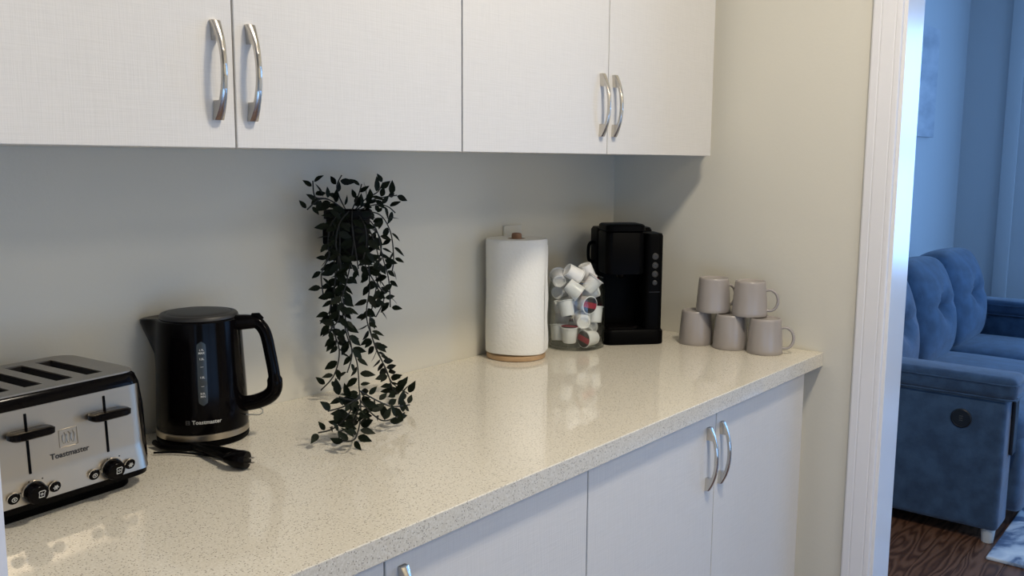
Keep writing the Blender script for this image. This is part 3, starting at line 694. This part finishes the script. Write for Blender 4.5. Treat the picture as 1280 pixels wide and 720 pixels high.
tube('tank_handle', spline([Vector((-.077, .03, .262)), Vector((-.090, .03, .262)), Vector((-.096, .03, .250)), Vector((-.096, .03, .222)), Vector((-.090, .03, .210)), Vector((-.077, .03, .210))], 4), .0045, 'black_matte', Q, 8)

# ------------------------------------------------------------------ mugs, upside down
mh = .0855*1.055
mprof = [(.0420, 0), (.0428, .0012), (.0424, .010), (.0400, .045), (.0372, .079), (.0362, .0838), (.0345, .0853), (.0300, .0842), (.0290, .0825), (.004, .0825)]
minn = [(.004, .078), (.030, .078), (.0330, .072), (.0370, .03), (.0395, .0012)]
bm = bmesh.new(); rg = add_lathe(bm, list(reversed(minn)) and minn, 44, True, False); 
rg2 = add_lathe(bm, mprof, 44, False, True)
for k in range(44): bm.faces.new((rg[-1][k], rg[-1][(k+1) % 44], rg2[0][(k+1) % 44], rg2[0][k]))
bmesh.ops.recalc_face_normals(bm, faces=bm.faces); mugm = bpy.data.meshes.new('cup_body'); bm.to_mesh(mugm); bm.free()
bm = bmesh.new()
hp = spline([Vector((.0362, 0, .062)), Vector((.050, 0, .0635)), Vector((.062, 0, .054)), Vector((.0665, 0, .038)), Vector((.062, 0, .0215)), Vector((.052, 0, .0135)), Vector((.0395, 0, .0135))], 6)
add_tube(bm, hp, .0042, 10, sx=(.85, 1.15), upv=Vector((0, 1, 0)))
bmesh.ops.recalc_face_normals(bm, faces=bm.faces); mhm = bpy.data.meshes.new('handle'); bm.to_mesh(mhm); bm.free()
for me in (mugm, mhm):
    me.materials.append(M['ceramic'])
    for p in me.polygons: p.use_smooth = True
    me.set_sharp_from_angle(angle=math.radians(50))
for x, y, z, a, lb in ((-.104, -.338, 0, 40, 'upturned taupe mug in the bottom row, next to the coffee maker'),
                       (-.102, -.4375, 0, 48, 'upturned taupe mug in the middle of the bottom row'),
                       (-.101, -.5330, 0, -68, 'upturned taupe mug in the bottom row nearest the front edge of the counter, handle showing'),
                       (-.094, -.381, mh, -28, 'upturned taupe mug stacked in the top row on the coffee maker side'),
                       (-.090, -.4825, mh, -66, 'upturned taupe mug stacked in the top row on the counter edge side')):
    o = thing('mug', lb, 'mug', (x, y, H+z+.0003), math.radians(a), 'stack of taupe mugs'); o.scale = (1.055,)*3
    for nm_, me in (('cup_body', mugm), ('handle', mhm)):
        c_ = bpy.data.objects.new(nm_, me); C.objects.link(c_); c_.parent = o

# ------------------------------------------------------------------ trailing plant in a wall pot
random.seed(11)
GX, GY, GZ = -1.073, -.063, H+.283
G = thing('trailing_plant', 'dark trailing ivy-like plant in a black wall-hung pot', 'plant', (GX, GY, GZ))
pt_ = lathe('pot', [(.036, 0), (.0385, .003), (.0440, .082), (.0480, .083), (.0485, .099), (.0455, .100), (.0435, .088), (.006, .086)], 'pot', G, seg=40)
lathe('soil', [(.0430, .0885), (.030, .092), (.01, .093)], 'soil', G, seg=24)
box_mm('wall_bracket', (-.016, .034, .028), (.016, .0625, .070), 'pot', G, .002)
R0 = Vector((GX, GY, GZ))
def vp(px, py, y, z=None):
    if z is not None: return at_z(px, py, H+z)
    p = at_y(px, py, y)
    return p if p.z > H+.030 else at_z(px, py, H+.022)
strands = [  # pixel paths, wall distance
 ([(432, 262), (424, 246), (421, 232), (427, 219)], -.06), ([(430, 262), (412, 250), (398, 250), (384, 262)], -.07), ([(428, 260), (410, 249), (394, 246), (391, 226)], -.05),
 ([(440, 262), (448, 244), (452, 230)], -.07), ([(444, 262), (458, 248), (472, 240), (479, 228)], -.06), ([(446, 262), (466, 250), (482, 246), (496, 244)], -.07), ([(446, 264), (468, 256), (484, 258), (494, 266)], -.08),
 ([(448, 264), (474, 268), (488, 290), (492, 322), (490, 340)], -.08), ([(450, 264), (470, 286), (478, 320), (486, 350), (488, 384)], -.09),
 ([(446, 264), (464, 292), (474, 330), (468, 372), (462, 404), (470, 436), (483, 462), (491, 486), (498, 492)], -.085),
 ([(444, 266), (458, 310), (462, 356), (458, 394), (466, 424), (478, 452), (490, 478), (510, 492)], -.095),
 ([(448, 266), (476, 300), (470, 346), (480, 372), (470, 396)], -.075), ([(440, 268), (452, 320), (468, 352), (482, 366)], -.10),
 ([(428, 264), (416, 296), (419, 346), (412, 398), (424, 436), (418, 468), (401, 488)], -.075),
 ([(430, 266), (424, 320), (427, 380), (434, 420), (446, 452), (449, 486), (451, 518), (444, 548), (428, 551)], -.085),
 ([(426, 266), (412, 318), (402, 342), (404, 368)], -.08), ([(428, 268), (422, 330), (418, 364), (424, 396), (411, 414)], -.095), ([(432, 270), (420, 350), (414, 388), (420, 424), (418, 440)], -.07),
 ([(436, 264), (424, 280), (420, 306), (426, 330)], -.125), ([(440, 264), (440, 284), (444, 310), (448, 336)], -.13), ([(430, 264), (416, 276), (410, 300), (412, 322)], -.115), ([(444, 264), (456, 282), (458, 306), (452, 330)], -.125),
 ([(438, 268), (442, 300), (436, 340), (428, 370)], -.11), ([(424, 266), (426, 340), (432, 400), (440, 440), (434, 466)], -.10),
 ([(450, 492), (434, 520), (416, 536), (398, 541)], -.3), ([(450, 500), (466, 518), (482, 526), (506, 516)], -.3), ([(449, 488), (470, 500), (490, 508), (512, 506)], -.3), ([(450, 505), (440, 530), (424, 540)], -.3), ([(450, 496), (430, 508), (410, 514)], -.3), ([(449, 498), (440, 500), (424, 496)], -.3)]
# leaf: pointed oval with a folded midrib
prof = [(0, .0), (.12, .145), (.32, .24), (.55, .22), (.78, .12), (1, 0)]
lv, lf = [], []
for x, hwid in prof:
    lv += [(x, -hwid, .10*hwid*2-.10*x*x), (x, 0, -.10*x*x), (x, hwid, .10*hwid*2-.10*x*x)]
for i in range(len(prof)-1):
    a = 3*i; lf += [(a, a+3, a+4, a+1), (a+1, a+4, a+5, a+2)]
leafm = bpy.data.meshes.new('leaf'); leafm.from_pydata(lv, [], lf); leafm.materials.append(M['leaf'])
for p in leafm.polygons: p.use_smooth = True
count = 0; spare = []
for pts, yd in strands:
    path = spline([vp(x, y, yd if y > 275 else yd*.6-.06*.4) for x, y in pts], 7)
    path = [p for p in path]
    tube('vine', [p-R0 for p in path], .0014, 'vine', G, 5)
    L_ = 0; nxt = .006; side = random.choice((-1, 1))
    for i in range(1, len(path)):
        sg = (path[i]-path[i-1]); L_ += sg.length
        while L_ > nxt:
            nxt += random.uniform(.0108, .0175); side = -side
            d = sg.normalized(); view = (path[i]-CAM).normalized()
            lat = d.cross(view).normalized()*side
            on_counter = path[i].z < H+.05
            out = (d*random.uniform(.2, .9) + lat*random.uniform(.5, 1.1) - view*random.uniform(-.5, .6)
                   + Z*(random.uniform(-.5, .35) if not on_counter else random.uniform(.05, .45))).normalized()
            if pts[-1][1] < 275: out = (out + Z*random.uniform(0, .7)).normalized()
            nrm = (Vector((random.uniform(-1, 1), random.uniform(-1, .2), random.uniform(-.2, 1))) - view*.5)
            nrm = (nrm - out*nrm.dot(out)).normalized(); bi = nrm.cross(out)
            s = random.uniform(.020, .033)
            base = path[i] + out*.003
            tip = base + out*s
            if tip.y > -.004: out.y = -abs(out.y); out.normalize(); nrm = (nrm-out*nrm.dot(out)).normalized(); bi = nrm.cross(out)
            if (base+out*s).z < H+.008: out.z = max(0, (H+.010-base.z)/s); out.normalize(); nrm = (nrm-out*nrm.dot(out)).normalized(); bi = nrm.cross(out)
            l_ = base - R0
            mtx = Matrix(((out.x*s, bi.x*s, nrm.x*s, l_.x), (out.y*s, bi.y*s, nrm.y*s, l_.y), (out.z*s, bi.z*s, nrm.z*s, l_.z), (0, 0, 0, 1)))
            spare.append((path[i].z < H+.05, (path[i]-CAM).length, len(spare), mtx)); count += 1
spare.sort(key=lambda q: (not q[0], q[2]*7919 % 1000))      # leaves on the counter first, then an even pick of the rest
for q in spare[:298]:
    o = bpy.data.objects.new('leaf', leafm); C.objects.link(o); o.parent = G; o.matrix_basis = q[3]
ev, ef = [], []
for q in spare[298:]:
    k0 = len(ev); ev += [tuple(q[3] @ Vector(v_)) for v_ in lv]; ef += [tuple(k0+i for i in f_) for f_ in lf]
if ev:
    me = bpy.data.meshes.new('foliage'); me.from_pydata(ev, [], ef); fo = link('foliage', me, 'leaf', G, None, True); fo['kind'] = 'stuff'
print('leaves', count)

# ------------------------------------------------------------------ living room: sofa, rug, picture
SX0, SX1, SYF, SYB = 1.285, 3.52, -.86, .07
SO = thing('sofa', 'blue velvet three-seat sofa with tufted back cushions', 'sofa', (SX0, 0, 0))
def pillow(name, c, s, bulge, material, parent, tuft=None, tilt_=0, bev=.05, seg=3):
    """soft block: subdivided rounded box, faces bulged, optional button dimple on the front (-y)"""
    bm = bmesh.new(); n = 14
    r = bmesh.ops.create_cube(bm, size=2); bmesh.ops.subdivide_edges(bm, edges=bm.edges[:], cuts=n, use_grid_fill=True)
    for v_ in bm.verts:
        x, y, z = v_.co
        e = 5.0
        nrm_ = (abs(x)**e + abs(y)**e + abs(z)**e)**(1/e); x, y, z = x/nrm_, y/nrm_, z/nrm_
        fx_, fy_, fz_ = 1-x*x, 1-y*y, 1-z*z
        X = x*s[0]/2 + x*bulge[0]*fy_*fz_; Y = y*s[1]/2 + y*bulge[1]*fx_*fz_; Z_ = z*s[2]/2 + z*bulge[2]*fx_*fy_
        if tuft:
            for tx, tz, dp, rw in tuft:
                d2 = ((x-tx)*s[0]/2)**2 + ((z-tz)*s[2]/2)**2
                if y < 0: Y += dp*math.exp(-d2/rw**2) + dp*.35*math.exp(-((z-tz)*s[2]/2/.02)**2)*math.exp(-((x-tx)*s[0]/2/.16)**2)
        v_.co = (X, Y, Z_)
    o = from_bm(name, bm, material, parent, c); 
    for p in o.data.polygons: p.use_smooth = True
    o.rotation_euler = (tilt_, 0, 0); return o
def sb(name, a, b_, bev=.02, parent=SO, material='sofa', seg=3):
    return box_mm(name, (a[0]-SX0, a[1], a[2]), (b_[0]-SX0, b_[1], b_[2]), material, parent, bev, seg)
AZ = H-.275
for k, (x0, x1) in enumerate(((SX0, SX0+.175), (SX1-.175, SX1))):
    ar = sb('arm', (x0+.012, SYF+.018, .055), (x1-.008, SYB, AZ-.085), .02)
    pd = sb('arm_pad', (x0, SYF-.012, AZ-.0845), (x1, SYB, AZ), .028, seg=4)
    bm = bmesh.new(); yb = SYB-.02
    for z in (AZ-.026, AZ-.078):
        pts = [Vector((x0-SX0-.001 if k == 0 else x0-SX0+.001, yb, z)), Vector((x0-SX0-.001, SYF+.02, z)), Vector((x0-SX0+.01, SYF-.005, z)), Vector((x0-SX0+.03, SYF-.0125, z)), Vector((x1-SX0-.03, SYF-.0125, z))]
        add_tube(bm, pts, .0035, 6)
    from_bm('piping', bm, 'sofa', pd).location = -pd.location
ar = [o for o in SO.children if o.name.startswith('arm') and 'pad' not in o.name][0]
sk = lathe('socket_panel', [(.036, 0), (.036, .004), (.032, .006), (.030, .004), (.004, .004)], 'sofa_dark', ar, seg=32)
sk.matrix_basis = Matrix.Translation(Vector((.0122, -.695, H-.447)) - ar.location) @ Matrix.Rotation(-PI/2, 4, 'Y')
for dz in (-.008, 0, .008): box('socket_port', (dz, 0, .0048), (.003, .012, .002), 'mark_dim', sk)
sb('front_rail', (SX0+.17, SYF+.05, .055), (SX1-.17, SYF+.10, .30), .012)
sb('back_frame', (SX0+.17, SYB-.12, .055), (SX1-.17, SYB, .74), .03)
sb('seat_deck', (SX0+.17, SYF+.11, .20), (SX1-.17, SYB-.125, .30), .01)
iw = (SX1-SX0-.35)/3
for k in range(3):
    cx = .175 + iw*(k+.5)
    pillow('seat_cushion', (cx, -.475, .375), (iw-.008, .80, .145), (0, .008, .022), 'sofa', SO)
    pillow('footrest_panel', (cx, SYF+.020, .215), (iw-.012, .085, .30), (0, .015, .01), 'sofa', SO)
    pillow('back_cushion', (cx, -.200, .672), (iw-.010, .215, .50), (.004, .065, .014), 'sofa', SO, tuft=[(0, .05, .085, .06)], tilt_=math.radians(-11))
for x in (SX0+.055, SX1-.055):
    for y in (SYF+.055, SYB-.10): lathe('leg', [(.018, 0), (.020, .001), (.026, .056)], 'plate', SO, (x-SX0, y, .0002), seg=16)
box_mm('arm_pocket', (.100, SYF+.004, .33), (.160, SYF+.0178, AZ-.10), 'sofa_dark', SO, .004)
RY = SYF+.022
tag(box_mm('rug', (1.165, RY, .0002), (3.3, -2.1, .0135), 'rug', bev=.005), 'marbled navy and white area rug in front of the sofa', 'rug')
t_ = thing('wall_picture', 'unframed pale seascape canvas on the wall behind the sofa', 'picture', (3.27, YB2-.0005, H+.945))
box('canvas', (0, -.015, 0), (.56, .028, .62), 'print', t_, .002)
